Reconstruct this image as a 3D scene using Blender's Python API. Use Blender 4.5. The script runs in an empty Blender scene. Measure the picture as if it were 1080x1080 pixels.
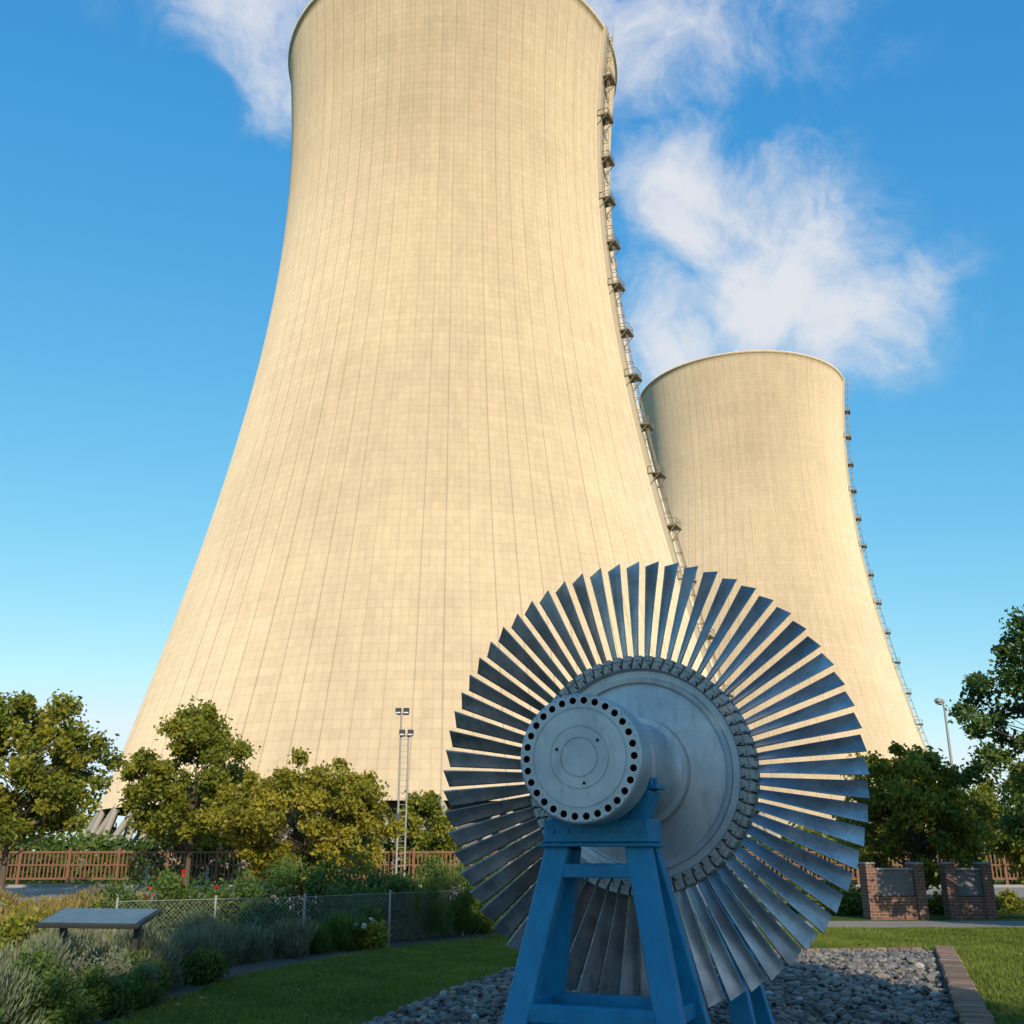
import bpy, math, random, bmesh
import numpy as np
from mathutils import Vector, Matrix
random.seed(7); rng=np.random.default_rng(7)
scene=bpy.context.scene
R=math.radians
# ------------------------------------------------------------------ materials
def nt_new(name):
    m=bpy.data.materials.new(name); m.use_nodes=True
    nt=m.node_tree; b=nt.nodes['Principled BSDF']
    return m,nt,b
def N(nt,t,**kw):
    n=nt.nodes.new(t)
    for k,v in kw.items(): setattr(n,k,v)
    return n
def setin(n,k,v):
    if k in n.inputs: n.inputs[k].default_value=v
def ramp(nt,cols,pos=None):
    r=nt.nodes.new('ShaderNodeValToRGB'); e=r.color_ramp.elements
    n=len(cols); pos=pos or [i/(n-1) for i in range(n)]
    while len(e)<n: e.new(0.5)
    for i in range(n): e[i].position=pos[i]; e[i].color=(*cols[i],1)
    return r
def math_n(nt,op,a,b=None,c=None):
    n=nt.nodes.new('ShaderNodeMath'); n.operation=op
    for i,x in enumerate((a,b,c)):
        if x is None: continue
        if isinstance(x,(int,float)): n.inputs[i].default_value=x
        else: nt.links.new(x,n.inputs[i])
    return n.outputs[0]
def noise(nt,scale,detail=6,rough=.6,vec=None,dist=0):
    n=nt.nodes.new('ShaderNodeTexNoise'); n.inputs['Scale'].default_value=scale
    n.inputs['Detail'].default_value=detail; n.inputs['Roughness'].default_value=rough
    n.inputs['Distortion'].default_value=dist
    if vec is None:
        tc=nt.nodes.new('ShaderNodeTexCoord'); vec=tc.outputs['Object']
    nt.links.new(vec,n.inputs['Vector']); return n.outputs['Fac']
def vscale(nt,col,k):
    mx=N(nt,'ShaderNodeVectorMath',operation='SCALE'); nt.links.new(col,mx.inputs[0]); nt.links.new(k,mx.inputs['Scale']); return mx.outputs[0]
def mat_noise(name,cols,scale=4,rough=.7,metal=0,bump=.2,bscale=None,pos=None,spec=.5,stretch=None,bdist=.02,rvar=0,island=0,stain=None):
    m,nt,b=nt_new(name)
    vec=None
    if stretch:
        tc=N(nt,'ShaderNodeTexCoord'); mp=N(nt,'ShaderNodeMapping'); mp.inputs['Scale'].default_value=stretch
        nt.links.new(tc.outputs['Object'],mp.inputs['Vector']); vec=mp.outputs[0]
    f=noise(nt,scale,8,.65,vec)
    r=ramp(nt,cols,pos); nt.links.new(f,r.inputs[0]); col=r.outputs[0]
    if stain:
        tc=N(nt,'ShaderNodeTexCoord'); mp=N(nt,'ShaderNodeMapping'); mp.inputs['Scale'].default_value=(9,9,1.6)
        nt.links.new(tc.outputs['Object'],mp.inputs['Vector'])
        sf=noise(nt,1.6,8,.7,mp.outputs[0],.4); sr=ramp(nt,[(0,0,0),(1,1,1)],[.52,.70]); nt.links.new(sf,sr.inputs[0])
        mx=N(nt,'ShaderNodeMix',data_type='RGBA'); nt.links.new(math_n(nt,'MULTIPLY',sr.outputs[0],.6),mx.inputs['Factor'])
        nt.links.new(col,mx.inputs[6]); mx.inputs[7].default_value=(*stain,1); col=mx.outputs[2]
    g=None
    if island:
        g=N(nt,'ShaderNodeNewGeometry').outputs['Random Per Island']
        col=vscale(nt,col,math_n(nt,'MULTIPLY_ADD',g,island,1-island*.6))
    nt.links.new(col,b.inputs['Base Color'])
    b.inputs['Roughness'].default_value=rough; b.inputs['Metallic'].default_value=metal
    setin(b,'Specular IOR Level',spec)
    if rvar:
        f2=noise(nt,scale*2.3,5,.6,vec)
        rr=math_n(nt,'MULTIPLY_ADD',f2,rvar,rough-rvar/2)
        if island: rr=math_n(nt,'ADD',rr,math_n(nt,'MULTIPLY_ADD',g,.12,-.06))
        nt.links.new(rr,b.inputs['Roughness'])
    if bump:
        f3=noise(nt,bscale or scale*6,6,.6,vec)
        bp=N(nt,'ShaderNodeBump'); bp.inputs['Strength'].default_value=bump; bp.inputs['Distance'].default_value=bdist
        nt.links.new(f3,bp.inputs['Height']); nt.links.new(bp.outputs[0],b.inputs['Normal'])
    return m
def mat_attr(name,cols,rough=.6,trans=0,pos=None,bump=0):
    m,nt,b=nt_new(name)
    a=N(nt,'ShaderNodeAttribute'); a.attribute_name='val'
    r=ramp(nt,cols,pos); nt.links.new(a.outputs['Fac'],r.inputs[0])
    nt.links.new(r.outputs[0],b.inputs['Base Color']); b.inputs['Roughness'].default_value=rough
    setin(b,'Specular IOR Level',.3)
    if trans:
        t=N(nt,'ShaderNodeBsdfTranslucent'); nt.links.new(r.outputs[0],t.inputs['Color'])
        mx=N(nt,'ShaderNodeMixShader'); mx.inputs[0].default_value=trans
        nt.links.new(b.outputs[0],mx.inputs[1]); nt.links.new(t.outputs[0],mx.inputs[2])
        nt.links.new(mx.outputs[0],nt.nodes['Material Output'].inputs['Surface'])
    if bump:
        f3=noise(nt,60,5,.6); bp=N(nt,'ShaderNodeBump'); bp.inputs['Strength'].default_value=bump; bp.inputs['Distance'].default_value=.01
        nt.links.new(f3,bp.inputs['Height']); nt.links.new(bp.outputs[0],b.inputs['Normal'])
    return m
def mat_brick(name):
    m,nt,b=nt_new(name)
    tc=N(nt,'ShaderNodeTexCoord'); mp=N(nt,'ShaderNodeMapping'); mp.inputs['Rotation'].default_value=(R(90),0,0); nt.links.new(tc.outputs['Object'],mp.inputs[0])
    br=N(nt,'ShaderNodeTexBrick'); br.inputs['Scale'].default_value=1; br.inputs['Brick Width'].default_value=.21; br.inputs['Row Height'].default_value=.075; br.inputs['Mortar Size'].default_value=.007
    br.inputs['Color1'].default_value=(.20,.085,.055,1); br.inputs['Color2'].default_value=(.12,.055,.04,1); br.inputs['Mortar'].default_value=(.22,.2,.17,1)
    nt.links.new(mp.outputs[0],br.inputs['Vector'])
    nt.links.new(vscale(nt,br.outputs[0],math_n(nt,'MULTIPLY_ADD',noise(nt,12),.8,.6)),b.inputs['Base Color']); b.inputs['Roughness'].default_value=.9
    bp=N(nt,'ShaderNodeBump'); bp.inputs['Strength'].default_value=.6; bp.inputs['Distance'].default_value=-.01; nt.links.new(br.outputs['Fac'],bp.inputs['Height']); nt.links.new(bp.outputs[0],b.inputs['Normal'])
    return m

def tower_material():
    m,nt,b=nt_new('tower_concrete')
    tc=N(nt,'ShaderNodeTexCoord'); sx=N(nt,'ShaderNodeSeparateXYZ'); nt.links.new(tc.outputs['Object'],sx.inputs[0])
    ang=math_n(nt,'ARCTAN2',sx.outputs[1],sx.outputs[0])
    def lines(coord,mult,w):
        s=math_n(nt,'MULTIPLY',coord,mult); fr=math_n(nt,'FRACT',s)
        d=math_n(nt,'ABSOLUTE',math_n(nt,'SUBTRACT',fr,.5))
        mr=N(nt,'ShaderNodeMapRange'); mr.inputs['From Min'].default_value=.5-w; mr.inputs['From Max'].default_value=.5
        nt.links.new(d,mr.inputs[0]); return mr.outputs[0],math_n(nt,'FLOOR',s)
    v1,c1=lines(ang,84/(2*math.pi),.05)
    v2,c2=lines(ang,252/(2*math.pi),.10)
    h1,ch=lines(sx.outputs[2],1/1.15,.14)
    cb=N(nt,'ShaderNodeCombineXYZ'); nt.links.new(c2,cb.inputs[0]); nt.links.new(ch,cb.inputs[1])
    wn=N(nt,'ShaderNodeTexWhiteNoise'); wn.noise_dimensions='2D'; nt.links.new(cb.outputs[0],wn.inputs['Vector'])
    wr=N(nt,'ShaderNodeTexWhiteNoise'); wr.noise_dimensions='1D'; nt.links.new(ch,wr.inputs['W'])
    wc=N(nt,'ShaderNodeTexWhiteNoise'); wc.noise_dimensions='1D'; nt.links.new(c1,wc.inputs['W'])
    big=noise(nt,.022,5,.5)
    mp=N(nt,'ShaderNodeMapping'); mp.inputs['Scale'].default_value=(.7,.7,.018); nt.links.new(tc.outputs['Object'],mp.inputs[0])
    streak=noise(nt,1,6,.7,mp.outputs[0])
    fine=noise(nt,1.3,6,.75)
    patch=noise(nt,.16,6,.7)
    r=ramp(nt,[(.60,.495,.355),(.68,.565,.41),(.73,.615,.45)],[.3,.5,.72]); nt.links.new(big,r.inputs[0])
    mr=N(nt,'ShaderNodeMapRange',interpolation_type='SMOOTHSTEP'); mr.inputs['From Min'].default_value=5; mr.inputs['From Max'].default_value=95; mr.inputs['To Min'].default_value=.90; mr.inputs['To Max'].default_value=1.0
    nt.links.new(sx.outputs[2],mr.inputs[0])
    k=math_n(nt,'MULTIPLY_ADD',wn.outputs[0],.06,.97)
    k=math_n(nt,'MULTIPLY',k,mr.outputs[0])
    k=math_n(nt,'MULTIPLY',k,math_n(nt,'MULTIPLY_ADD',wr.outputs[0],.04,.98))
    k=math_n(nt,'MULTIPLY',k,math_n(nt,'MULTIPLY_ADD',streak,.34,.83))
    k=math_n(nt,'MULTIPLY',k,math_n(nt,'MULTIPLY_ADD',patch,.14,.93))
    k=math_n(nt,'MULTIPLY',k,math_n(nt,'MULTIPLY_ADD',fine,.22,.89))
    vw=math_n(nt,'MULTIPLY',v1,math_n(nt,'MULTIPLY_ADD',wc.outputs[0],.40,.06))
    k=math_n(nt,'MULTIPLY',k,math_n(nt,'SUBTRACT',1,vw))
    k=math_n(nt,'MULTIPLY',k,math_n(nt,'SUBTRACT',1,math_n(nt,'MULTIPLY',v2,.10)))
    k=math_n(nt,'MULTIPLY',k,math_n(nt,'SUBTRACT',1,math_n(nt,'MULTIPLY',h1,.07)))
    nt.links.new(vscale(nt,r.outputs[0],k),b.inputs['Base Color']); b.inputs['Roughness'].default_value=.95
    setin(b,'Specular IOR Level',.1); setin(b,'Diffuse Roughness',1.0)
    bp=N(nt,'ShaderNodeBump'); bp.inputs['Strength'].default_value=.3; bp.inputs['Distance'].default_value=.10
    hh=math_n(nt,'ADD',fine,math_n(nt,'MULTIPLY',math_n(nt,'ADD',v2,math_n(nt,'MULTIPLY',h1,.4)),-.5))
    nt.links.new(hh,bp.inputs['Height']); nt.links.new(bp.outputs[0],b.inputs['Normal'])
    return m
M={}
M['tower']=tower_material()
M['conc']=mat_noise('concrete',[(.22,.2,.17),(.38,.35,.3)],3,.9,bump=.3)
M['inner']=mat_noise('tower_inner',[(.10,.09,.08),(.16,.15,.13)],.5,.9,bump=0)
M['ladder']=mat_noise('weathered_ladder_steel',[(.16,.13,.095),(.28,.235,.17)],1,.7,.2,bump=0)
M['duct']=mat_noise('duct_sheet',[(.42,.36,.26),(.55,.47,.35)],.6,.6,.1,bump=0)
M['steel']=mat_noise('turbine_steel',[(.24,.265,.295),(.385,.41,.44),(.54,.56,.58)],3.2,.38,.65,bump=.12,bscale=26,pos=[.32,.5,.7],rvar=.24,bdist=.01,island=.5,stain=(.19,.175,.15))
M['disc']=mat_noise('disc_steel',[(.33,.37,.41),(.44,.48,.52),(.55,.58,.61)],2.6,.42,.45,bump=.06,bscale=30,pos=[.3,.5,.72],rvar=.22,bdist=.01,stain=(.26,.25,.23))
M['root']=mat_noise('blade_root_steel',[(.22,.22,.22),(.52,.52,.50)],14,.5,.4,bump=.3,bscale=40,stain=(.12,.10,.08))
M['hole']=mat_noise('bolt_hole_dark',[(.01,.01,.012),(.02,.02,.022)],5,.8,bump=0)  # near-black puts the shade inside the bolt holes into the colour
M['blue']=mat_noise('blue_paint',[(.005,.155,.31),(.009,.205,.395),(.018,.25,.44)],3,.45,bump=.12,bscale=18,pos=[.3,.5,.75],rvar=.2,bdist=.006,spec=.3,stain=(.012,.12,.20))
M['rust']=mat_noise('rust_brown_paint',[(.12,.055,.033),(.23,.105,.058)],3,.8,bump=.2)
M['galv']=mat_noise('galvanised_steel',[(.25,.25,.25),(.38,.38,.37)],6,.5,.6,bump=0)
M['dark']=mat_noise('dark_metal',[(.03,.03,.03),(.06,.06,.06)],6,.5,.3,bump=0)
M['glass']=mat_noise('lamp_glass',[(.5,.5,.5),(.6,.6,.6)],2,.2,0,bump=0)
M['grey']=mat_noise('grey_panel',[(.20,.20,.20),(.30,.30,.29)],5,.5,bump=.1)
M['panel']=mat_noise('dark_grey_panel',[(.10,.10,.105),(.17,.17,.17)],9,.7,bump=.2)
M['board']=mat_noise('info_board_face',[(.05,.065,.07),(.17,.19,.19)],6,.3,bump=0)
M['brickwall']=mat_brick('brick_pillar')
M['brick']=mat_noise('edging_brick',[(.10,.065,.045),(.20,.13,.09),(.28,.2,.15)],7,.9,bump=.5,bscale=30,island=.5)
M['bark']=mat_noise('bark',[(.05,.038,.028),(.13,.10,.075)],5,.95,bump=.6,stretch=(3,3,.6),bdist=.03)
M['leafA']=mat_attr('leaf_sunlit_green',[(.05,.085,.012),(.175,.20,.022),(.36,.32,.038)],.5,.4)
M['leafB']=mat_attr('leaf_yellow_green',[(.08,.105,.012),(.25,.235,.024),(.42,.345,.042)],.5,.4)
M['leafC']=mat_attr('leaf_dark_green',[(.022,.055,.012),(.068,.125,.022),(.145,.205,.038)],.5,.35)
M['leafG']=mat_attr('leaf_grey_green',[(.045,.06,.035),(.13,.155,.09),(.23,.25,.16)],.7,.2)
M['leafO']=mat_attr('leaf_ochre',[(.09,.075,.025),(.22,.17,.05),(.34,.24,.08)],.7,.2)
M['grassb']=mat_attr('grass_blades',[(.055,.09,.010),(.13,.18,.022),(.25,.26,.05)],.6,.3)
M['petalR']=mat_attr('red_petals',[(.45,.01,.01),(.7,.03,.02)],.5,.1)
M['petalW']=mat_attr('white_petals',[(.6,.58,.55),(.8,.8,.78)],.5,.1)
M['pebble']=mat_attr('pebbles',[(.07,.068,.064),(.18,.175,.165),(.27,.22,.18),(.48,.46,.43)],.8,0,[0,.5,.8,1],bump=.4)
M['soil']=mat_noise('soil',[(.03,.024,.018),(.08,.065,.05)],12,.95,bump=.6,bscale=60)
M['gravelbase']=mat_noise('gravel_base',[(.04,.038,.035),(.12,.115,.11)],30,.95,bump=.6,bscale=80)
M['pave']=mat_noise('pavement',[(.22,.185,.15),(.32,.275,.225)],2,.9,bump=.2,bscale=50)
M['kerb']=mat_noise('kerb_stone',[(.2,.19,.18),(.32,.31,.29)],5,.9,bump=.2)
M['white']=mat_noise('road_paint',[(.6,.6,.58),(.75,.75,.73)],8,.8,bump=0)
def ground_mat():
    m,nt,b=nt_new('ground_grass')
    a=noise(nt,.25,8,.7); c=noise(nt,14,6,.7)
    f=math_n(nt,'ADD',math_n(nt,'MULTIPLY',a,.6),math_n(nt,'MULTIPLY',c,.4))
    r=ramp(nt,[(.035,.055,.012),(.075,.105,.018),(.13,.135,.035)],[.35,.5,.66]); nt.links.new(f,r.inputs[0])
    nt.links.new(r.outputs[0],b.inputs['Base Color']); b.inputs['Roughness'].default_value=.95; setin(b,'Specular IOR Level',.1)
    bp=N(nt,'ShaderNodeBump'); bp.inputs['Strength'].default_value=.6; bp.inputs['Distance'].default_value=.04
    nt.links.new(noise(nt,40,5,.7),bp.inputs['Height']); nt.links.new(bp.outputs[0],b.inputs['Normal'])
    return m
M['ground']=ground_mat()

# ------------------------------------------------------------------ mesh helpers
def link(o,parent=None):
    scene.collection.objects.link(o)
    if parent: o.parent=parent
    return o
def empty(name,loc=(0,0,0),rz=0):
    e=bpy.data.objects.new(name,None); e.location=loc; e.rotation_euler=(0,0,rz); return link(e)
class MB:
    def __init__(s): s.v=[]; s.f=[]; s.m=[]; s.sm=[]
    def add(s,vs,fs,mi=0,smooth=False):
        o=len(s.v); s.v+= [tuple(v) for v in vs]; s.f+=[tuple(i+o for i in f) for f in fs]
        s.m+=[mi]*len(fs); s.sm+=[smooth]*len(fs)
    def box(s,c,size,rot=None,mi=0,bev=0):
        hx,hy,hz=[x/2 for x in size]
        if bev:
            b=bev; pts=[]
            for sx in(-1,1):
                for sy in(-1,1):
                    for sz in(-1,1):
                        pts+=[(sx*(hx-b),sy*(hy-b),sz*hz),(sx*(hx-b),sy*hy,sz*(hz-b)),(sx*hx,sy*(hy-b),sz*(hz-b))]
            bm=bmesh.new(); bv=[bm.verts.new(p) for p in pts]
            bmesh.ops.convex_hull(bm,input=bv); bm.verts.index_update()
            vs=[v.co.copy() for v in bm.verts]; fs=[[v.index for v in f.verts] for f in bm.faces]; bm.free()
        else:
            vs=[Vector((a*hx,b_*hy,c_*hz)) for a in(-1,1) for b_ in(-1,1) for c_ in(-1,1)]
            fs=[(0,1,3,2),(4,6,7,5),(0,4,5,1),(2,3,7,6),(0,2,6,4),(1,5,7,3)]
        c=Vector(c)
        vs=[(rot@Vector(v) if rot else Vector(v))+c for v in vs]
        s.add(vs,fs,mi)
    def beam(s,p,q,w,d,mi=0,up=(0,0,1),bev=0):
        p=Vector(p);q=Vector(q); z=(q-p); L=z.length; z.normalize()
        u=Vector(up)
        if abs(z.dot(u))>.98: u=Vector((0,1,0))
        x=u.cross(z).normalized(); y=z.cross(x)
        rot=Matrix((x,y,z)).transposed()
        s.box((p+q)/2,(w,d,L),rot,mi,bev)
    def tube(s,p,q,r1,r2=None,n=10,mi=0,cap=True):
        r2=r1 if r2 is None else r2
        p=Vector(p);q=Vector(q); z=(q-p).normalized(); u=Vector((0,0,1)) if abs(z.z)<.95 else Vector((1,0,0))
        x=u.cross(z).normalized(); y=z.cross(x); vs=[]
        for c,r in((p,r1),(q,r2)):
            for i in range(n):
                a=2*math.pi*i/n; vs.append(c+x*r*math.cos(a)+y*r*math.sin(a))
        s.add(vs,[(i,(i+1)%n,n+(i+1)%n,n+i) for i in range(n)],mi,True)
        if cap: s.add(vs,[tuple(range(n-1,-1,-1)),tuple(range(n,2*n))],mi,False)
    def lathe_y(s,prof,cz,n=96,mi=0,smooth=False,ox=0):
        vs=[]
        for r,y in prof:
            for i in range(n):
                a=2*math.pi*i/n; vs.append((ox+r*math.cos(a),y,cz+r*math.sin(a)))
        fs=[]
        for k in range(len(prof)-1):
            for i in range(n):
                j=(i+1)%n; fs.append((k*n+i,k*n+j,(k+1)*n+j,(k+1)*n+i))
        s.add(vs,fs,mi,smooth)
    def obj(s,name,mats,parent=None,loc=None):
        me=bpy.data.meshes.new(name); me.from_pydata(s.v,[],s.f)
        for m in mats: me.materials.append(m)
        me.polygons.foreach_set('material_index',s.m); me.polygons.foreach_set('use_smooth',s.sm)
        me.update()
        o=bpy.data.objects.new(name,me)
        if loc: o.location=loc
        return link(o,parent)
def poly_mesh(name,V,vals,mat,parent=None,smooth=False,faces=None):
    n,k,_=V.shape
    me=bpy.data.meshes.new(name)
    me.vertices.add(n*k); me.vertices.foreach_set('co',V.reshape(-1).astype(np.float32))
    if faces is None:
        idx=np.arange(n*k,dtype=np.int32); fl=k; nf=n; fv=vals
    else:
        F=np.array(faces,dtype=np.int32); fl=F.shape[1]; nf=n*len(F)
        idx=(F[None,:,:]+(np.arange(n,dtype=np.int32)*k)[:,None,None]).reshape(-1); fv=np.repeat(vals,len(F))
    me.loops.add(len(idx)); me.loops.foreach_set('vertex_index',idx)
    me.polygons.add(nf); me.polygons.foreach_set('loop_start',np.arange(0,nf*fl,fl,dtype=np.int32))
    me.update(calc_edges=True)
    at=me.attributes.new('val','FLOAT','FACE'); at.data.foreach_set('value',fv.astype(np.float32))
    me.polygons.foreach_set('use_smooth',np.full(nf,smooth))
    me.materials.append(mat); me.update()
    o=bpy.data.objects.new(name,me); return link(o,parent)
def rand_dirs(n):
    d=rng.normal(size=(n,3)); return d/np.linalg.norm(d,axis=1,keepdims=True)
def leaves(name,P,size,vals,mat,parent=None,elong=.55,up=0.0,out=None,spread=1.0):
    n=len(P); U=rand_dirs(n)*spread
    if up: U[:,2]+=up
    if out is not None: U+=out
    U/=np.linalg.norm(U,axis=1,keepdims=True)
    W=rand_dirs(n); W=np.cross(U,W); W/=np.linalg.norm(W,axis=1,keepdims=True)+1e-9
    s=(size*rng.uniform(.6,1.3,n))[:,None]
    V=np.stack([P-U*s,P+W*s*elong,P+U*s,P-W*s*elong],axis=1)
    return poly_mesh(name,V,vals,mat,parent)

# ------------------------------------------------------------------ trees
def make_tree(name,loc,height,width,crown_base,mat,nclump=80,nleaf=200,leaf=.11,trunk_r=.12,clump_r=.42,seed=0,stems=1,shape=1.0,depth=None):
    global rng
    rng=np.random.default_rng(seed); rd=random.Random(seed)
    e=empty(name,loc)
    H=height; cz=(H+crown_base)/2; rz=(H-crown_base)/2; rx=width/2
    pts=[]
    tries=0
    lob=[(rd.uniform(0,6.28),rd.uniform(-.5,.9),rd.uniform(.70,1.2)) for _ in range(9)]
    while len(pts)<nclump and tries<20000:
        tries+=1
        d=rand_dirs(1)[0]; rr=rng.uniform(.25,1)**.45
        th=math.atan2(d[1],d[0]); k=1.0
        best=9
        for a,zz,g in lob:
            dd=abs((th-a+math.pi)%(2*math.pi)-math.pi)+abs(d[2]-zz)
            if dd<best: best=dd;k=g
        zz=d[2]*rr
        taper=1-.35*max(0,zz)*shape
        p=np.array([d[0]*rr*rx*k*taper,d[1]*rr*rx*k*taper,cz+zz*rz*(.9+.1*k)])
        if p[2]<crown_base: continue
        if all(np.linalg.norm(p-q)>clump_r*.55 for q in pts[-60:]): pts.append(p)
    pts=np.array(pts)
    mb=MB()
    trunks=[]
    for s in range(stems):
        a=rd.uniform(0,6.28); sp=0 if stems==1 else rd.uniform(.3,.9)*rx*.5
        base=Vector((0.15*math.cos(a)*(stems>1),.15*math.sin(a)*(stems>1),-.1)); path=[base]
        for i in range(1,7):
            t=i/6; path.append(Vector((math.cos(a)*sp*t+rd.uniform(-.06,.06)*H*.12,math.sin(a)*sp*t+rd.uniform(-.06,.06)*H*.12,t*H*.86)))
        for i in range(6):
            r1=trunk_r*(1-i/6.6)*(1.25 if i==0 else 1); r2=trunk_r*(1-(i+1)/6.6)
            mb.tube(path[i],path[i+1],r1,r2,8,cap=False)
        trunks.append(path)
    for p in pts:
        path=trunks[rd.randrange(stems)]
        pv=Vector(p); zt=max(crown_base*.75,p[2]-rd.uniform(.25,.55)*math.hypot(p[0],p[1])-.3)
        t=min(5.99,zt/(H*.86)*6); i=int(t); a=path[i].lerp(path[i+1],t-i)
        mid=a.lerp(pv,.5)+Vector((rd.uniform(-.12,.12),rd.uniform(-.12,.12),rd.uniform(-.1,.16)))
        r=trunk_r*.28*(1-.5*t/6)
        mb.tube(a,mid,r,r*.6,5,cap=False); mb.tube(mid,pv,r*.6,r*.2,5,cap=False)
    mb.obj('trunk_and_limbs',[M['bark']],e)
    c=np.repeat(pts,nleaf,axis=0); n=len(c)
    cr=np.repeat(rng.uniform(.55,1.25,len(pts)),nleaf)*clump_r
    off=rand_dirs(n)*(rng.uniform(0,1,n)**.5*cr*rng.choice([1,1,1,1.5],n))[:,None]; off[:,2]*=.8
    P=c+off
    cv=np.repeat(rng.uniform(0,1,len(pts)),nleaf)
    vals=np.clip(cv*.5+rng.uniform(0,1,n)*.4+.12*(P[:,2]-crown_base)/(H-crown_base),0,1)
    out=(P-np.array([0,0,cz])); out/=np.linalg.norm(out,axis=1,keepdims=True)
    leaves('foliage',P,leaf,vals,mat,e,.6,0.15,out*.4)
    return e
def make_shrub(name,loc,rx,ry,h,mat,n=2500,leaf=.035,style='leafy',seed=0,flower=None):
    global rng
    rng=np.random.default_rng(seed+1000)
    e=empty(name,loc)
    nc=26
    d=rand_dirs(nc); d[:,2]=np.abs(d[:,2])
    rr=rng.uniform(.35,.95,nc)[:,None]
    C=d*rr*np.array([rx,ry,h*.85])+np.array([0,0,h*.08])
    k=rng.integers(0,nc,n); cr=.3*(rx+ry)/2+.05
    off=rand_dirs(n)*(rng.uniform(0,1,n)**.5)[:,None]*cr
    P=C[k]+off; P[:,2]=np.abs(P[:,2])
    cv=rng.uniform(0,1,nc)[k]
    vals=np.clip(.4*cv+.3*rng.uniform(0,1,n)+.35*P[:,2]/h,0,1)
    out=P.copy(); out[:,2]*=.6; out/=np.linalg.norm(out,axis=1,keepdims=True)+1e-6
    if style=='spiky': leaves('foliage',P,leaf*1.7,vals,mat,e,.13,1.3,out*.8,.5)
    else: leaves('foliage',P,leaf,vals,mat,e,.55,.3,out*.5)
    mb=MB()
    for c in C[:18]:
        m=Vector(c)*.5; mb.tube((0,0,-.03),m,.018,.012,5,cap=False); mb.tube(m,Vector(c),.012,.004,5,cap=False)
    mb.obj('stems',[M['bark']],e)
    if flower:
        nf,fm=flower
        fd=rand_dirs(nf); fd[:,2]=np.abs(fd[:,2])*.9+.2; fc=fd*np.array([rx,ry,h])*rng.uniform(.95,1.1,nf)[:,None]
        FP=np.repeat(fc,14,axis=0)+rand_dirs(nf*14)*.03
        leaves('flowers',FP,.035,rng.uniform(0,1,nf*14),fm,e,.8)
    return e

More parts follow.
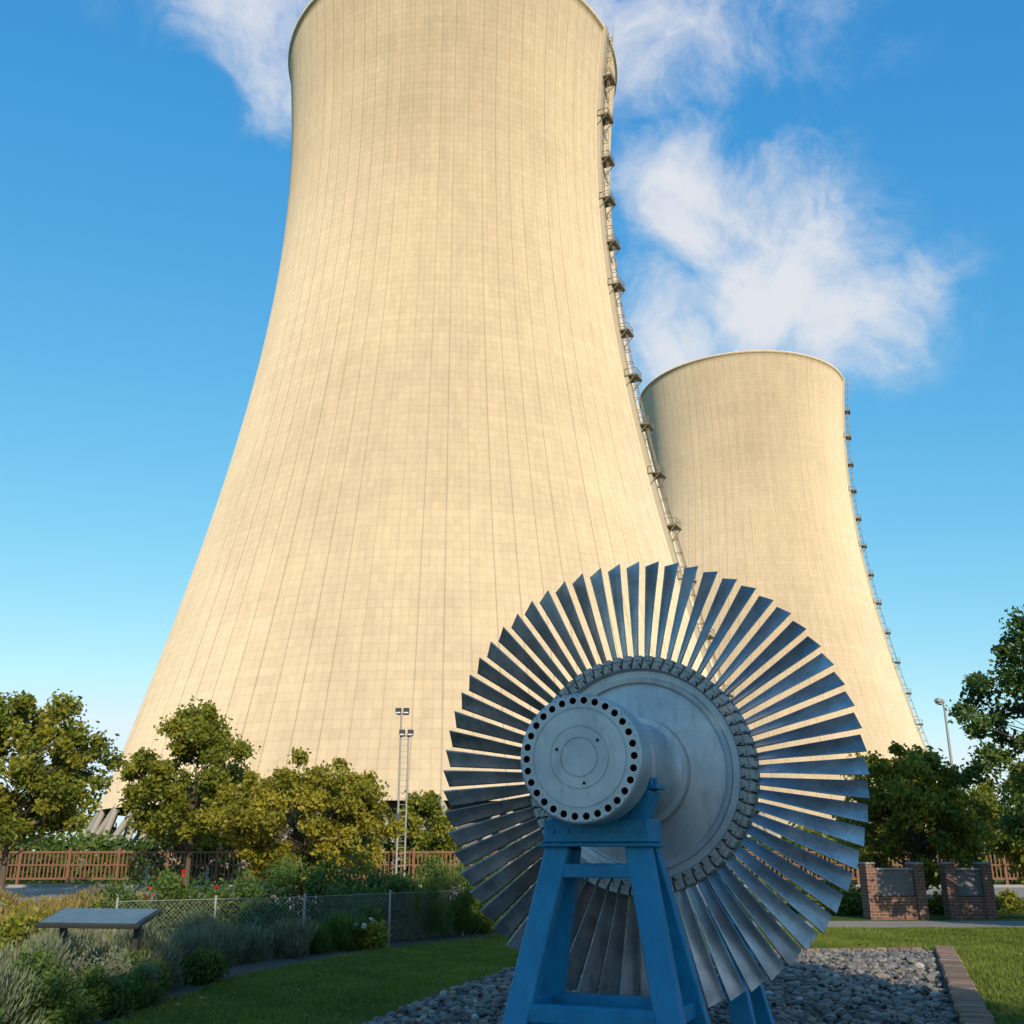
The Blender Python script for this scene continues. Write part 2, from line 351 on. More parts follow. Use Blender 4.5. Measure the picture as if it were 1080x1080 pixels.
# ------------------------------------------------------------------ cooling towers
TH=144.5; TB=7.0
def tr(z): return 29.8*math.sqrt(1+((z-115)/82.8)**2)
def cooling_tower(loc,lad_ang,seed,z0=0):
    e=empty('cooling_tower',(loc[0],loc[1],z0))
    mb=MB(); n=288; prof=[]
    for i in range(91):
        z=TB+(TH-TB)*i/90; prof.append((tr(z),z))
    prof+=[(tr(TH)+.3,TH+.02),(tr(TH)+.3,TH+.6),(tr(TH)-.9,TH+.6)]
    k_out=len(prof)
    for i in range(30,-1,-1):
        z=TB+(TH-TB)*i/30; prof.append((tr(z)-.9,z))
    prof.append((tr(TB),TB))
    vs=[];fs=[]
    for r,z in prof:
        for i in range(n):
            a=2*math.pi*i/n; vs.append((r*math.cos(a),r*math.sin(a),z))
    for k in range(len(prof)-1):
        for i in range(n):
            j=(i+1)%n; fs.append((k*n+i,k*n+j,(k+1)*n+j,(k+1)*n+i))
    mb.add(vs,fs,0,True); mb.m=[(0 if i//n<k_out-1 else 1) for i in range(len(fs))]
    mb.obj('shell',[M['tower'],M['inner']],e)
    mb=MB(); nc=44; rt=tr(TB)-.4; rb=tr(-1)+.6
    for i in range(nc):
        a0=2*math.pi*i/nc; a1=2*math.pi*(i+.5)/nc; a2=2*math.pi*(i+1)/nc
        top=(rt*math.cos(a1),rt*math.sin(a1),TB+.1)
        for a in(a0,a2): mb.tube((rb*math.cos(a),rb*math.sin(a),-.1),top,.42,.42,8)
    mb.obj('diagonal_columns',[M['conc']],e)
    mb=MB(); prof=[(rb+1.2,-.2),(rb+1.2,1.0),(rb-1.2,1.0),(rb-1.2,-.2)]
    vs=[];fs=[]
    for r,z in prof:
        for i in range(144): a=2*math.pi*i/144; vs.append((r*math.cos(a),r*math.sin(a),z))
    for k in range(3):
        for i in range(144):
            j=(i+1)%144; fs.append((k*144+i,k*144+j,(k+1)*144+j,(k+1)*144+i))
    mb.add(vs,fs)
    vs=[];fs=[]
    for r,z in((rt-5,0),(rt-5,TB+3)):
        for i in range(96): a=2*math.pi*i/96; vs.append((r*math.cos(a),r*math.sin(a),z))
    for i in range(96): j=(i+1)%96; fs.append((i,j,96+j,96+i))
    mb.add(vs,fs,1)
    mb.obj('basin_wall',[M['conc'],M['inner']],e)
    ca,sa=math.cos(lad_ang),math.sin(lad_ang); er=Vector((ca,sa,0)); et=Vector((-sa,ca,0)); ez=Vector((0,0,1))
    def P(z,o,t): return er*(tr(z)+o)+et*t+ez*z
    mb=MB(); zs=[9+2.2*i for i in range(62)]; zs=[z for z in zs if z<TH-.5]+[TH+.8]
    for a,b in zip(zs[:-1],zs[1:]):
        mb.beam(P(a,.28,-1.05),P(b,.28,-1.05),1.1,.6,1,up=tuple(er))
        for t in(-.3,.3): mb.beam(P(a,.45,t),P(b,.45,t),.09,.09)
        for t in(-.42,.42): mb.beam(P(a,1.35,t),P(b,1.35,t),.08,.08)
        mb.beam(P(a,1.5,0),P(b,1.5,0),.08,.08)
        mb.beam(P(a,.4,-.42),P(a,1.4,-.42),.08,.08); mb.beam(P(a,.4,.42),P(a,1.4,.42),.08,.08); mb.beam(P(a,1.4,-.42),P(a,1.4,.42),.08,.08)
        for q in range(5):
            z=a+(b-a)*q/5; mb.beam(P(z,.45,-.3),P(z,.45,.3),.05,.05)
    z=14
    rot=Matrix((er,et,ez)).transposed()
    while z<TH-3:
        side=1 if int(z/8.6)%2 else -1
        c=P(z,1.0,side*.25); mb.box(c,(2.2,3.0,.2),rot)
        t0,t1=(-1.2,1.7) if side>0 else (-1.7,1.2)
        for t in(t0,t1):
            mb.beam(P(z,2.0,t),P(z,2.0,t)+ez*1.2,.07,.07)
            mb.beam(P(z,.1,t),P(z,.1,t)+ez*1.2,.07,.07)
            mb.beam(P(z,.1,t)+ez*1.15,P(z,2.0,t)+ez*1.15,.08,.08)
            mb.beam(P(z-1.8,.05,t),P(z,1.9,t)-ez*.1,.12,.12)
        for hh in(.6,1.15): mb.beam(P(z,2.0,t0)+ez*hh,P(z,2.0,t1)+ez*hh,.07,.07)
        z+=8.6
    mb.obj('access_ladder',[M['ladder'],M['duct']],e)
    return e
cooling_tower((-11.4,164.6),R(-25),1)
cooling_tower((72.9,299.2),R(-22),2,-5.0)

# ------------------------------------------------------------------ turbine rotor
CZ=2.275; TROT=R(-22.5); TLOC=(1.15,9.40,0)
rotor=empty('steam_turbine_rotor',TLOC,TROT)
mb=MB(); Yf=-1.69
mb.lathe_y([(.30,-1.42),(.355,-1.40),(.355,-.95)],CZ,96,0,True)
mb.lathe_y([(.355,-.95),(.39,-.94),(.39,-.72),(.355,-.71)],CZ,96,0,False)
mb.lathe_y([(.355,-.71),(.355,-.42)],CZ,96,0,True)
mb.lathe_y([(.355,-.42),(.36,-.34),(.385,-.26),(.42,-.22)],CZ,96,0,True)
mb.lathe_y([(.42,-.22),(.47,-.215),(.475,-.20),(.475,-.11)],CZ,96,0,False)
mb.lathe_y([(.46,.2),(.40,.26),(.36,.34),(.36,1.45),(.46,1.45),(.46,1.7),(.0,1.7)],CZ,96,0,False)
mb.obj('shaft',[M['disc']],rotor)
mb=MB()
mb.lathe_y([(.475,-.105),(.50,-.10),(.77,-.065),(.785,-.068),(.79,-.10),(.83,-.105),(.838,-.08),(.895,-.08),(.905,-.125)],CZ,128,0,False)
mb.lathe_y([(.905,-.125),(.915,-.14),(.985,-.14),(.995,-.125),(.995,.14),(.88,.14),(.86,.07),(.5,.12),(.46,.2)],CZ,128,1,False)
mb.obj('wheel_disc',[M['disc'],M['root']],rotor)
mb=MB(); NH=30; ri,ro,rc,hr=.385,.463,.424,.0265
def pol(r,a,y): return (r*math.cos(a),y,CZ+r*math.sin(a))
dA=2*math.pi/NH; K=24
for h in range(NH):
    a0=h*dA; out=[];cir=[];inn=[]
    for i in range(K):
        al=2*math.pi*(i+.5)/K; c,s=math.cos(al),math.sin(al); m_=max(abs(c),abs(s)); sx,sy=c/m_,s/m_
        out.append(pol(rc+(ro-rc)*sy if sy>0 else rc+(rc-ri)*sy,a0+sx*dA/2,Yf))
        cx,cy=rc*math.cos(a0),rc*math.sin(a0)
        e1=(-math.sin(a0),math.cos(a0)); e2=(math.cos(a0),math.sin(a0))
        px=cx+hr*(c*e1[0]+s*e2[0]); py=cy+hr*(c*e1[1]+s*e2[1])
        cir.append((px,Yf,CZ+py)); inn.append((px,Yf+.22,CZ+py))
    mb.add(out+cir,[(i,(i+1)%K,K+(i+1)%K,K+i) for i in range(K)],0)
    mb.add(cir+inn,[(i,(i+1)%K,K+(i+1)%K,K+i) for i in range(K)],1)
    mb.add(inn,[tuple(range(K))],1)
mb.lathe_y([(.4631,Yf),(.470,Yf+.003),(.478,Yf+.012),(.478,Yf+.29),(.47,Yf+.30),(.30,Yf+.30)],CZ,120,0,False)
mb.lathe_y([(.3849,Yf),(.372,Yf),(.368,Yf+.006),(.362,Yf+.006),(.358,Yf),(.235,Yf),(.232,Yf+.005),(.226,Yf+.005),(.223,Yf),(.150,Yf),(.147,Yf+.008),(.139,Yf+.008),(.136,Yf),(.0,Yf)],CZ,120,0,False)
mb.lathe_y([(.4635,Yf+.002),(.4605,Yf+.002)],CZ,120,0,False)
mb.lathe_y([(.3835,Yf+.002),(.390,Yf+.002)],CZ,120,0,False)
for a in(40,160,280): 
    p=pol(.19,R(a),Yf+.001); q=pol(.19,R(a),Yf-.006); mb.tube(p,q,.012,.012,12,1)
mb.obj('coupling_flange',[M['disc'],M['hole']],rotor)
# blades
NB=64; R0,R1=.985,1.925; NS=12; NC=10
mb=MB()
for bI in range(NB):
    th=2*math.pi*bI/NB
    jit=random.uniform(-.03,.03); dr=random.uniform(-.004,.004)
    er=Vector((math.sin(th),0,math.cos(th))); et=Vector((math.cos(th),0,-math.sin(th))); ea=Vector((0,-1,0))
    rings=[]
    for s in range(NS+1):
        t=s/NS; r=R0+(R1+dr-R0)*t
        st=R(26+36*t**.8)+jit; ch=.137+.036*t; cam=.22*(1-t)**1.2+.04; thk=.13*(1-t)+.035
        cd=ea*math.cos(st)+et*math.sin(st); nd=-ea*math.sin(st)+et*math.cos(st)
        ring=[]
        for side in(1,-1):
            rngi=range(NC+1) if side==1 else range(NC-1,0,-1)
            for i in rngi:
                x=i/NC; y=cam*4*x*(1-x)*ch*.5+side*thk*ch*1.3*(math.sqrt(max(x,0))*(1-x))*.9
                rr_=r+(.03 if t==1 else 0)*(.5-x)
                ring.append(er*rr_+cd*((.5-x)*ch)+nd*(y-cam*ch*.25)+Vector((0,.0,CZ)))
        rings.append(ring)
    n=len(rings[0]); vs=[p for rg in rings for p in rg]
    fs=[(k*n+i,k*n+(i+1)%n,(k+1)*n+(i+1)%n,(k+1)*n+i) for k in range(NS) for i in range(n)]
    mb.add(vs,fs,0,True); mb.add(rings[-1],[tuple(range(n))],0,False)
ob=mb.obj('blades',[M['steel']],rotor)
mb=MB()
for bI in range(NB):
    th=2*math.pi*(bI+.5)/NB
    er=Vector((math.sin(th),0,math.cos(th))); et=Vector((math.cos(th),0,-math.sin(th))); ea=Vector((0,-1,0)); c=Vector((0,0,CZ))
    rot=Matrix((et,ea,er)).transposed()
    mb.box(c+er*1.003+ea*.01,(.082,.275,.05),rot,0,.008)
    mb.tube(c+er*.965+et*.014+ea*.138,c+er*.965+et*.014+ea*.15,.014,.012,8,0)
    mb.tube(c+er*.935-et*.012+ea*.138,c+er*.935-et*.012+ea*.15,.011,.009,8,0)
    mb.beam(c+er*.915+et*.03+ea*.142,c+er*.985+et*.048+ea*.142,.009,.01,1)
    mb.beam(c+er*.915+et*.03+ea*.142,c+er*.975+et*.004+ea*.142,.007,.01,1)
mb.obj('blade_roots',[M['root'],M['hole']],rotor)

def stand(yc):
    e=empty('turbine_support_stand',TLOC,TROT)
    mb=MB()
    mb.box((.0,yc,1.755),(.84,.36,.17),None,0,.012)
    mb.box((.0,yc,1.655),(.90,.42,.022),None,0,.004)
    for sx in(-1,1):
        mb.beam((sx*.30,yc,1.83),(sx*.40,yc,2.06),.10,.30,0,up=(0,1,0),bev=.008)
        mb.box((sx*.405,yc,2.075),(.16,.26,.03),None,0,.004)
        mb.tube((sx*.42,yc-.07,2.07),(sx*.42,yc-.07,2.15),.02,.02,8)
        mb.tube((sx*.42,yc+.07,2.07),(sx*.42,yc+.07,2.15),.02,.02,8)
        mb.box((sx*.18,yc,1.875),(.16,.26,.075),None,0,.006)
        for bx in(.10,.22,.34):
            mb.tube((sx*bx,yc-.175,1.755),(sx*bx,yc-.195,1.755),.016,.016,6)
    for sx in(-1,1):
        for sy in(-1,1):
            top=Vector((sx*.315,yc+sy*.10,1.65)); bot=Vector((sx*.66,yc+sy*.42,.03))
            mb.beam(bot,top,.19,.12,0,up=(0,1,0),bev=.01)
            mb.box((sx*.67,yc+sy*.43,.03),(.34,.26,.03),None,0,.004)
            for bx in(-.12,.12): mb.tube((sx*.67+bx,yc+sy*.43,.04),(sx*.67+bx,yc+sy*.43,.085),.018,.018,6)
    def lx(z): return .315+(1.65-z)/1.62*.345
    def ly(z): return .10+(1.65-z)/1.62*.32
    for z,h in((1.47,.10),(.50,.12)):
        for sy in(-1,1): mb.box((0,yc+sy*ly(z),z),(2*lx(z)-.12,.09,h),None,0,.006)
        for sx in(-1,1): mb.box((sx*lx(z),yc,z),(.08,2*ly(z)-.08,h*.9),None,0,.006)
    mb.obj('frame',[M['blue']],e)
    mb=MB(); mb.box((0,yc,-.02),(1.9,1.3,.06),None,0,.01); mb.obj('concrete_pad',[M['conc']],e)
stand(-1.18); stand(1.15)

# ------------------------------------------------------------------ ground surfaces
def sheet(name,pts,z,mat):
    mb=MB(); mb.add([(x,y,z) for x,y in pts],[tuple(range(len(pts)))])
    return mb.obj(name,[mat])
sheet('ground',[(-4000,-1500),(4000,-1500),(4000,6000),(-4000,6000)],0,M['ground'])
bedL=lambda y:-3.3+(y-4.5)*(3.7/13.1); bedR=lambda y:2.0+(y-4.5)*(5.2/14.4)
sheet('gravel_bed',[(-3.3,4.5),(2.0,4.5),(7.2,18.9),(.4,17.6)],.004,M['gravelbase'])
def sedge(y):
    xs=[(0,-4.3),(9,-4.1),(11.4,-3.9),(15,-3.75),(17,-3.1),(19.2,-2.3),(22,-.4),(24.5,1.0)]
    for (a,b),(c,d) in zip(xs[:-1],xs[1:]):
        if a<=y<=c: return b+(d-b)*(y-a)/(c-a)
    return xs[-1][1] if y>24.5 else -4.3
sheet('planting_bed_soil',[(-30,3)]+[(sedge(y),y) for y in(3,9,11.4,15,17,19.2,22,24.5)]+[(1,26),(-30,31)],.004,M['soil'])
sheet('parking_lot',[(-90,33),(-6,30),(60,34),(60,52.5),(-90,52.5)],.008,M['pave'])
sheet('footpath',[(2,24.6),(60,25.5),(60,28.2),(2,27.0)],.004,M['pave'])
mb=MB()
for i in range(14): mb.box((-62+i*2.6,44,.013),(.1,4.6,.002))
mb.obj('parking_markings',[M['white']])
mb=MB()
for i in range(70): mb.box((-90+i*2.0,52.7,.06),(1.98,.18,.14),None,0,.012)
mb.obj('kerb',[M['kerb']])
mb=MB(); y=4.6
while y<19.0:
    x=bedR(y)+.16; a=math.atan2(5.2,14.4)
    mb.box((x+random.uniform(-.015,.015),y,.045+random.uniform(-.01,.012)),(.30,.203,.12),Matrix.Rotation(-a+random.uniform(-.05,.05),3,'Z'),0,.02); y+=.212
mb.obj('brick_edging',[M['brick']])
mb=MB(); x=.45
while x<7.1:
    yy=17.65+(x-.4)*1.3/6.8; mb.box((x,yy+.1,.03),(.205,.14,.08),Matrix.Rotation(.19+random.uniform(-.03,.03),3,'Z'),0,.015); x+=.215
mb.obj('brick_edging',[M['brick']])
bm=bmesh.new(); bmesh.ops.create_icosphere(bm,subdivisions=1,radius=1)
base=np.array([v.co[:] for v in bm.verts]); faces=[[v.index for v in f.verts] for f in bm.faces]; bm.free()
rng=np.random.default_rng(3)
ys=rng.uniform(4.6,18.8,19000); xs=rng.uniform(-3.4,7.2,19000)
k=(xs>-3.3+(ys-4.5)*(3.7/13.1)+.02)&(xs<2.0+(ys-4.5)*(5.2/14.4)-.05)&(ys<17.6+(xs-.4)*1.3/6.8)
xs=xs[k];ys=ys[k]; n=len(xs)
s=rng.uniform(.022,.052,n)*(1+.5*(rng.uniform(0,1,n)>.9))
sc=np.stack([s*rng.uniform(.8,1.4,n),s*rng.uniform(.8,1.3,n),s*rng.uniform(.5,.8,n)],axis=1)
B=base[None]*(1+rng.normal(0,.13,(n,len(base)))[:,:,None])*sc[:,None,:]
a=rng.uniform(0,6.28,n); ca,sa=np.cos(a)[:,None],np.sin(a)[:,None]
X=B[:,:,0]*ca-B[:,:,1]*sa; Y=B[:,:,0]*sa+B[:,:,1]*ca
V=np.stack([X+xs[:,None],Y+ys[:,None],B[:,:,2]+(sc[:,2]*.5+rng.uniform(0,.03,n))[:,None]],axis=2)
poly_mesh('gravel_stones',V,rng.beta(1.6,2.2,n),M['pebble'],None,False,faces)
n=900; P=np.stack([rng.uniform(-4,11,n),rng.uniform(7,24,n),rng.uniform(.045,.075,n)],1)
a=rng.uniform(0,6.28,n)
U=np.stack([np.cos(a),np.sin(a),rng.normal(0,.25,n)],1); W=np.stack([-np.sin(a),np.cos(a),rng.normal(0,.25,n)],1); s_=rng.uniform(.018,.04,n)[:,None]
poly_mesh('fallen_leaves',np.stack([P-U*s_,P+W*s_*.6,P+U*s_,P-W*s_*.6],1),rng.uniform(0,1,n),M['leafO'])
def grass(name,cond,x0,x1,y0,y1,n,seed,hh=(.02,.055)):
    r=np.random.default_rng(seed)
    xs=r.uniform(x0,x1,n); ys=r.uniform(y0,y1,n)
    k=np.array([cond(x,y) for x,y in zip(xs,ys)]); xs=xs[k];ys=ys[k];n=len(xs)
    h=r.uniform(*hh,n)*(1+.35*np.sin(xs*3.7+ys)*np.sin(ys*2.9)); a=r.uniform(0,6.28,n); w=r.uniform(.005,.010,n)
    lx=r.normal(0,.02,n); ly=r.normal(0,.02,n)
    V=np.zeros((n,3,3)); V[:,0]=np.stack([xs-w*np.cos(a),ys-w*np.sin(a),np.zeros(n)],1); V[:,1]=np.stack([xs+w*np.cos(a),ys+w*np.sin(a),np.zeros(n)],1)
    V[:,2]=np.stack([xs+lx,ys+ly,h],1)
    patch=.5+.2*np.sin(xs*1.3+np.sin(ys*.9)*2)*np.cos(ys*.8+xs*.4)+.25*np.sin(xs*4.1+np.sin(ys*3.3)*1.5)*np.sin(ys*2.7+xs)
    poly_mesh(name,V,np.clip(patch*.6+r.uniform(0,.45,n),0,1),M['grassb'])
grass('lawn_grass',lambda x,y:(x>sedge(y)-.05 and (x<bedL(y)+.05 or y>17.6+(x-.4)*.19+.1) and y<24.6 and x<bedR(min(y,19))),-4.5,7,7,24.6,330000,11)
grass('lawn_grass',lambda x,y:x>bedR(y)+.33 or y>19.3,3,17,8,24.6,260000,12)

# ------------------------------------------------------------------ fences, furniture
mb=MB()
x=-70
while x<70:
    mb.beam((x,55,0),(x,55,1.85),.14,.14,0)
    mb.box((x+1.25,55,1.62),(2.36,.05,.10)); mb.box((x+1.25,55,.35),(2.36,.05,.10)); mb.box((x+1.25,55,1.0),(2.36,.05,.07))
    for i in range(1,12): mb.box((x+i*.208,55.045,.98),(.07,.03,1.4))
    x+=2.5
mb.obj('slatted_fence',[M['rust']])
mb=MB(); pts=[(-6.2,17.2),(-4.9,18.1),(-3.6,19.0),(-2.3,20.6),(-1.0,22.4)]
H_=.85
for (x0,y0),(x1,y1) in zip(pts[:-1],pts[1:]):
    L=math.hypot(x1-x0,y1-y0); n_=int(L/.07)
    steps=int(H_/.07)
    for i in range(-steps,n_+steps):
        for s in(0,1):
            p=[i/n_,0.03]; q=[(i+(steps if s else -steps))/n_,H_]
            if max(p[0],q[0])<=0 or min(p[0],q[0])>=1: continue
            def clipx(p,q,xv):
                f=(xv-p[0])/(q[0]-p[0]); return [xv,p[1]+f*(q[1]-p[1])]
            if p[0]<0: p=clipx(p,q,0)
            if q[0]<0: q=clipx(p,q,0)
            if p[0]>1: p=clipx(p,q,1)
            if q[0]>1: q=clipx(p,q,1)
            if math.hypot((p[0]-q[0])*L,p[1]-q[1])<.02: continue
            mb.beam((x0+(x1-x0)*p[0],y0+(y1-y0)*p[0],p[1]),(x0+(x1-x0)*q[0],y0+(y1-y0)*q[0],q[1]),.0026,.0026)
for x0,y0 in pts: mb.tube((x0,y0,0),(x0,y0,.93),.022,.022,8)
for (x0,y0),(x1,y1) in zip(pts[:-1],pts[1:]): mb.tube((x0,y0,.87),(x1,y1,.87),.006,.006,6)
mb.obj('wire_mesh_fence',[M['grey']])
e=empty('information_board',(-5.1,13.6,0),R(-10))
mb=MB(); rot=Matrix.Rotation(R(15),3,'X')
mb.box((0,0,.83),(1.35,.60,.05),rot,0,.008); mb.box((0,-.008,.860),(1.27,.53,.006),rot,1)
for sx in(-1,1): mb.beam((sx*.5,.05,0),(sx*.5,.05,.83),.07,.07,0)
mb.obj('panel',[M['dark'],M['board']],e)
e=empty('floodlight_mast',(-5.5,55-1.8,0))
mb=MB()
mb.tube((-.18,0,0),(-.18,0,8.4),.06,.045,10); mb.tube((.22,0,0),(.22,0,7.3),.05,.045,10)
for i in range(24): mb.beam((-.18,0,.4+i*.29),(.22,0,.4+i*.29),.025,.025)
mb.box((-.1,0,8.35),(.6,.08,.08)); mb.box((.1,0,7.25),(.6,.08,.08))
mb.obj('mast',[M['grey']],e)
mb=MB()
for x_,z_ in((-.33,8.5),(.08,8.5),(-.1,7.4),(.33,7.4)):
    mb.box((x_,-.12,z_),(.30,.2,.28),Matrix.Rotation(R(-25),3,'X'),0,.03); mb.box((x_,-.235,z_-.05),(.24,.02,.2),Matrix.Rotation(R(-25),3,'X'),1)
mb.box((-.18,-.1,3.2),(.3,.25,.5),None,0,.02)
mb.obj('floodlights',[M['dark'],M['glass']],e)
def street_lamp(loc,h,a):
    e=empty('street_lamp',loc,a); mb=MB()
    mb.tube((0,0,0),(0,0,h*.55),.10,.085,10); mb.tube((0,0,h*.55),(0,0,h-.2),.085,.06,10)
    mb.tube((0,0,h-.25),(.2,0,h),.05,.045,8)
    mb.box((.40,0,h+.02),(.60,.38,.28),Matrix.Rotation(R(-8),3,'Y'),0,.08); mb.box((.42,0,h-.135),(.4,.26,.03),Matrix.Rotation(R(-8),3,'Y'),1)
    mb.obj('pole_and_head',[M['grey'],M['glass']],e)
street_lamp((25.1,60,0),9.9,R(215)); 
def pillar(name,loc,w,a):
    e=empty(name,loc,a); mb=MB()
    for sx in(-1,1):
        mb.box((sx*(w/2-.12),0,.66),(.24,.5,1.32),None,0); mb.box((sx*(w/2-.12),0,1.345),(.28,.54,.05),None,2,.01)
    mb.box((0,.02,.27),(w-.484,.42,.54),None,0)
    mb.box((0,.02,.86),(w-.486,.30,.62),None,1,.015)
    mb.box((0,.02,1.20),(w-.488,.40,.06),None,2,.01)
    mb.obj('brick_and_panels',[M['brickwall'],M['panel'],M['kerb']],e)
pillar('brick_pillar_wall',(9.75,27.9,0),1.5,R(3)); pillar('brick_pillar_wall',(11.65,27.9,0),1.15,R(-4))
for i,xx in enumerate((-17.5,-14.6,-11.8)):
    mb=MB(); mb.tube((xx,52.0,0),(xx,52.0,.9),.07,.07,10); mb.tube((xx,52.0,.9),(xx,52.0,.95),.07,.03,10); mb.obj('bollard',[M['kerb']])

# ------------------------------------------------------------------ vegetation
make_tree('unseen_shade_tree',(-17.8,38,0),7.4,5.9,1.7,M['leafA'],115,230,.10,.13,.50,21)
make_tree('unseen_shade_tree',(-13.8,46,0),7.8,6.1,1.9,M['leafA'],115,220,.105,.13,.50,42,shape=1.7)
make_tree('unseen_shade_tree',(-8.6,44,0),5.4,7.6,.3,M['leafB'],180,200,.10,.09,.48,23,stems=4,shape=.6)
make_tree('unseen_shade_tree',(-4.6,58,0),4.8,3.4,1.0,M['leafA'],60,150,.12,.09,.45,24)
make_tree('unseen_shade_tree',(13.25,23.0,0),8.0,5.4,.9,M['leafC'],260,190,.065,.12,.36,25,shape=.5)
make_tree('unseen_shade_tree',(11.3,30.0,0),4.5,4.4,.8,M['leafA'],150,190,.07,.09,.36,26,shape=.9)
make_tree('unseen_shade_tree',(17.2,34,0),4.6,5,1.0,M['leafA'],110,180,.09,.1,.45,27)
make_tree('unseen_shade_tree',(-24,41,0),6.5,6,1.2,M['leafA'],100,170,.12,.12,.5,28)
make_tree('unseen_shade_tree',(-16.6,57.5,0),5.4,4.5,.8,M['leafB'],70,140,.13,.1,.5,29)
make_tree('unseen_shade_tree',(7.0,-10.5,0),14.5,10.0,4.5,M['leafC'],200,110,.28,.25,.9,31,shape=.3)  # unseen tree behind the camera, added to cast shade on the rotor
rng=np.random.default_rng(5)
PP=[];VV=[]
def belt(x0,x1,y,hmin,hmax,step,n,leaf):
    x=x0
    while x<x1:
        h=rng.uniform(hmin,hmax); w=h*rng.uniform(.5,.8)
        d=rand_dirs(n); rr=rng.uniform(.3,1,n)**.4
        p=d*rr[:,None]*np.array([w,w*.6,h*.5])+np.array([x,y+rng.uniform(-6,6)*(h>4)+rng.uniform(-.6,.6),h*.5])
        p+=rng.normal(0,leaf*1.0,(n,3)); PP.append(p); VV.append(np.clip(rng.uniform(0,.5)+rng.uniform(0,.5,n),0,1)); x+=step*rng.uniform(.6,1.3)
belt(-200,-58,150,6,11,6,900,.5)
belt(48,210,170,6,11,6,900,.5)
P=np.concatenate(PP); leaves('distant_trees',P,.55,np.concatenate(VV),M['leafA'],None,.6,.1)
PP=[];VV=[]
belt(-62,-2,60,1.6,3.0,1.6,600,.1); belt(-2,60,58,1.6,2.8,1.6,600,.1)
P=np.concatenate(PP); leaves('distant_hedge',P,.16,np.concatenate(VV),M['leafC'],None,.6,.1)

sd=0
def S(x,y,rx,h,mat,n,leaf,style='leafy',name='shrub',ry=None,fl=None):
    global sd
    sd+=1; make_shrub(name,(x,y,0),rx,ry or rx,h,M[mat],n,leaf,style,sd,fl)
for x,y,r_,h_ in((-6.3,20.5,.9,1.35),(-5.2,21.0,.9,1.5),(-4.2,21.4,.95,1.75),(-3.2,21.8,.9,1.85),(-2.3,22.6,.9,1.9),(-1.5,23.2,.85,1.8),(-.7,23.9,.8,1.7),(.1,24.3,.7,1.3),(-3.0,20.8,.7,1.2),(-4.4,20.0,.6,.95),(-7.6,21.5,.9,1.1),(-2.2,21.6,.6,1.2)):
    S(x,y,r_,h_,'leafC',4600,.042,name='shrub')
for x,y,r_,h_ in((-1.7,21.6,.5,1.4),(-1.2,22.3,.5,1.6),(-.55,23.1,.45,1.5),(-2.7,20.2,.4,.8),(-3.4,18.6,.35,.55),(-2.9,19.2,.4,.6)):
    S(x,y,r_,h_,'leafC',3500,.04,'spiky',name='juniper_shrub')
for x,y,r_,h_ in((-4.6,16.6,.65,.66),(-5.4,15.6,.65,.66),(-4.5,15.2,.55,.6),(-4.9,17.3,.6,.75),(-6.6,16.4,.7,.65),(-4.1,17.3,.45,.6),(-3.6,18.0,.45,.6),(-6.1,14.7,.55,.6),(-4.6,13.8,.55,.6)):
    S(x,y,r_,h_,'leafG',3800,.033,'spiky',name='lavender_shrub')
for x,y,r_,h_,m_,st in((-4.7,9.9,.6,.85,'leafG','spiky'),(-5.5,10.7,.75,.98,'leafC','leafy'),(-4.75,11.2,.5,.72,'leafC','leafy'),(-4.6,8.8,.55,.8,'leafC','leafy'),(-6.4,11.6,.75,.9,'leafG','spiky'),(-5.3,12.1,.6,.75,'leafG','spiky'),(-4.5,12.5,.5,.62,'leafG','leafy'),(-6.8,13.0,.6,.75,'leafC','leafy'),(-5.2,7.9,.6,.75,'leafC','leafy'),(-7.4,13.8,.7,.75,'leafG','spiky'),(-6.0,9.4,.6,.85,'leafA','leafy'),(-4.35,10.6,.35,.5,'leafC','leafy'),(-5.9,12.9,.5,.6,'leafA','leafy'),(-4.45,13.2,.4,.5,'leafC','leafy'),(-4.25,11.6,.35,.45,'leafC','leafy'),(-4.15,12.3,.3,.4,'leafC','spiky'),(-4.1,14.4,.35,.45,'leafC','leafy')):
    S(x,y,r_,h_,m_,4600,.027,st,name='shrub')
rr=random.Random(9)
for i in range(34):
    y=rr.uniform(16.5,30); x=-rr.uniform(.33,.60)*y+rr.uniform(-.5,.5)
    mt=rr.choice(['leafO','leafG','leafB','leafA','leafO']); S(x,y,rr.uniform(.45,.85),rr.uniform(.4,.85),mt,1900,.045,rr.choice(['spiky','leafy']),name='shrub')
S(-7.6,24.5,.6,1.05,'leafA',2500,.045,name='rose_bush',fl=(16,M['petalR']))
S(-6.9,25.2,.5,.8,'leafA',2000,.045,name='rose_bush',fl=(7,M['petalR']))
S(-2.45,19.3,.35,.5,'leafA',1600,.04,name='rose_bush',fl=(5,M['petalW']))
for i in range(16):
    x=rr.uniform(6,19); y=rr.uniform(28.8,33); S(x,y,rr.uniform(.5,.9),rr.uniform(.5,1.1),rr.choice(['leafA','leafC','leafB']),1800,.06,name='shrub')

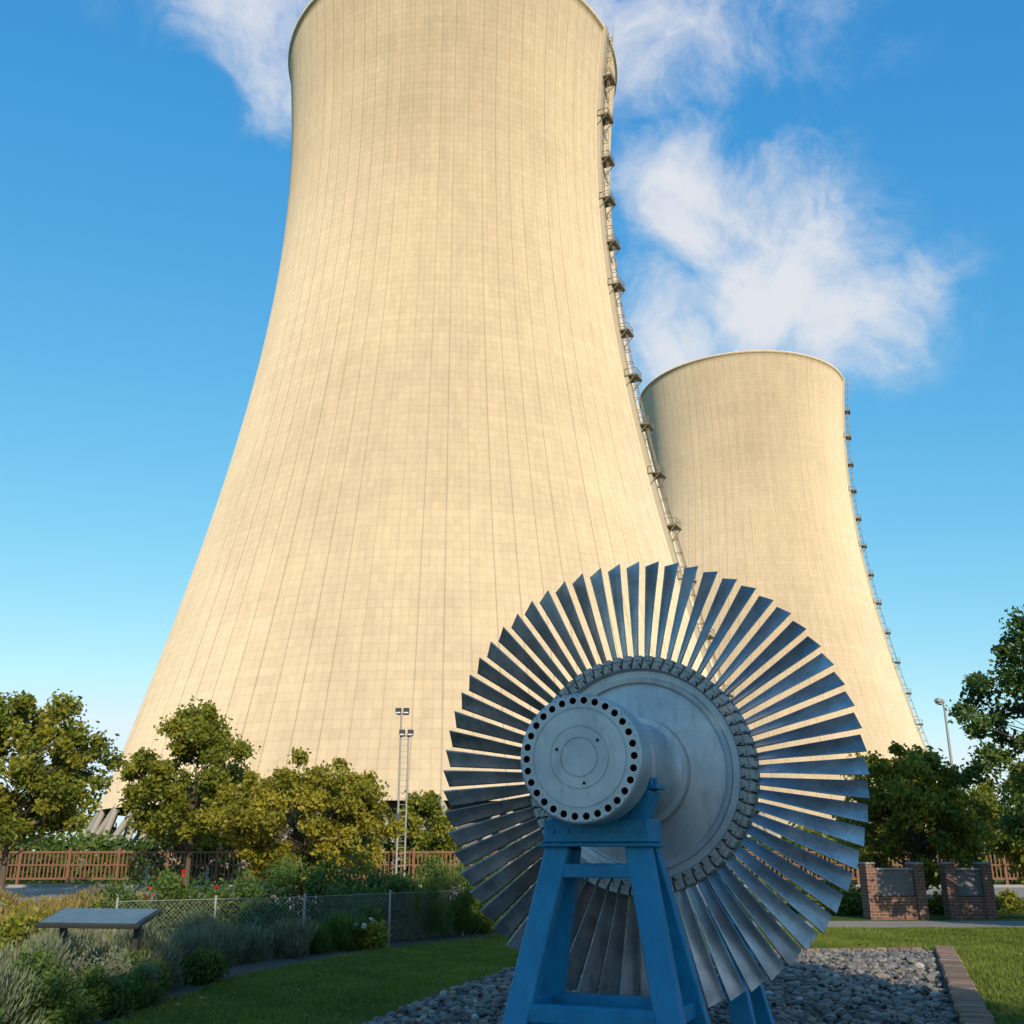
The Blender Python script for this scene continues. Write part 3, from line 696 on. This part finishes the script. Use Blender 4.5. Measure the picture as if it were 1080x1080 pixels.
# ------------------------------------------------------------------ world
SEL=R(22); SAZ=R(164.3)
w=bpy.data.worlds.new('World'); scene.world=w; w.use_nodes=True; nt=w.node_tree
bg=nt.nodes['Background']; ST=.12; bg.inputs['Strength'].default_value=ST
sky=N(nt,'ShaderNodeTexSky',sky_type='NISHITA'); sky.sun_disc=False; sky.sun_elevation=SEL; sky.sun_rotation=SAZ
sky.air_density=1.0; sky.dust_density=.4; sky.ozone_density=3.0; sky.altitude=0
sp=N(nt,'ShaderNodeSeparateColor'); nt.links.new(sky.outputs[0],sp.inputs[0]); cbn=N(nt,'ShaderNodeCombineColor')
for i,(p_,a_,mxv) in enumerate(((1.45,1.85,.75),(.76,1.22,.92),(.38,1.06,1.15))):
    v=math_n(nt,'MULTIPLY',sp.outputs[i],ST); v=math_n(nt,'POWER',v,p_); v=math_n(nt,'MULTIPLY',v,a_); v=math_n(nt,'MINIMUM',v,mxv); v=math_n(nt,'MULTIPLY',v,1/ST)
    nt.links.new(v,cbn.inputs[i])
tc=N(nt,'ShaderNodeTexCoord'); nrm=N(nt,'ShaderNodeVectorMath',operation='NORMALIZE'); nt.links.new(tc.outputs['Generated'],nrm.inputs[0])
nw=N(nt,'ShaderNodeTexNoise'); nw.inputs['Scale'].default_value=7; nw.inputs['Detail'].default_value=5; nt.links.new(nrm.outputs[0],nw.inputs['Vector'])
sb=N(nt,'ShaderNodeVectorMath',operation='SUBTRACT'); sb.inputs[1].default_value=(.5,.5,.5); nt.links.new(nw.outputs['Color'],sb.inputs[0])
scl=N(nt,'ShaderNodeVectorMath',operation='SCALE'); scl.inputs['Scale'].default_value=.11; nt.links.new(sb.outputs[0],scl.inputs[0])
wd=N(nt,'ShaderNodeVectorMath',operation='ADD'); nt.links.new(nrm.outputs[0],wd.inputs[0]); nt.links.new(scl.outputs[0],wd.inputs[1])
blobs=[(9.4,28,4.8,1),(11.6,33.9,5.4,1),(15.9,30.6,6.2,1),(19.8,27.8,4.2,.9),(17.6,35,3.8,.65),(24,28.7,3.2,.45),(10,42.5,4.8,.8),(5,46,5,.85),(15.6,43,4.5,.45),(21,42,4,.3),(-17.5,43,4.2,.95),(-20.5,45,4.2,.75),(-15.4,40.2,3.4,.85),(-12,46,5,.8)]
acc=None
for az,el,r_,amp in blobs:
    a,e_=R(az),R(el); c=(math.sin(a)*math.cos(e_),math.cos(a)*math.cos(e_),math.sin(e_))
    d=N(nt,'ShaderNodeVectorMath',operation='DISTANCE'); nt.links.new(wd.outputs[0],d.inputs[0]); d.inputs[1].default_value=c
    mr=N(nt,'ShaderNodeMapRange',interpolation_type='SMOOTHSTEP'); mr.inputs['From Min'].default_value=R(r_)*.1; mr.inputs['From Max'].default_value=R(r_)*1.5
    mr.inputs['To Min'].default_value=amp; mr.inputs['To Max'].default_value=0; nt.links.new(d.outputs['Value'],mr.inputs[0])
    acc=mr.outputs[0] if acc is None else math_n(nt,'MAXIMUM',acc,mr.outputs[0])
f1=noise(nt,9,13,.64,wd.outputs[0],.3)
dens=math_n(nt,'ADD',acc,math_n(nt,'MULTIPLY',math_n(nt,'SUBTRACT',f1,.51),2.8))
mr=N(nt,'ShaderNodeMapRange',interpolation_type='SMOOTHSTEP'); mr.inputs['From Min'].default_value=.0; mr.inputs['From Max'].default_value=1.3
nt.links.new(dens,mr.inputs[0]); cl=math_n(nt,'MULTIPLY',mr.outputs[0],math_n(nt,'MINIMUM',math_n(nt,'MULTIPLY',acc,2.4),1.0))
cl=math_n(nt,'MULTIPLY',cl,.9)
mx=N(nt,'ShaderNodeMix',data_type='RGBA'); nt.links.new(cl,mx.inputs['Factor'])
nt.links.new(cbn.outputs[0],mx.inputs[6]); mx.inputs[7].default_value=(6.9,6.9,7.1,1)
nt.links.new(mx.outputs[2],bg.inputs['Color'])
sd_=bpy.data.lights.new('sun','SUN'); sd_.energy=5.0; sd_.angle=R(.5); sd_.color=(1,.85,.63)
so=bpy.data.objects.new('sun',sd_); link(so)
sv=Vector((math.sin(SAZ)*math.cos(SEL),math.cos(SAZ)*math.cos(SEL),math.sin(SEL)))
so.rotation_euler=(-sv).to_track_quat('-Z','Y').to_euler()
cd=bpy.data.cameras.new('camera'); cd.lens=36; cd.sensor_width=36; cd.clip_end=10000; cd.clip_start=.1
co=bpy.data.objects.new('camera',cd); co.location=(0,0,1.6); co.rotation_euler=(R(90+18.4),0,0); link(co); scene.camera=co
scene.view_settings.view_transform='Standard'; scene.view_settings.look='None'; scene.view_settings.exposure=0
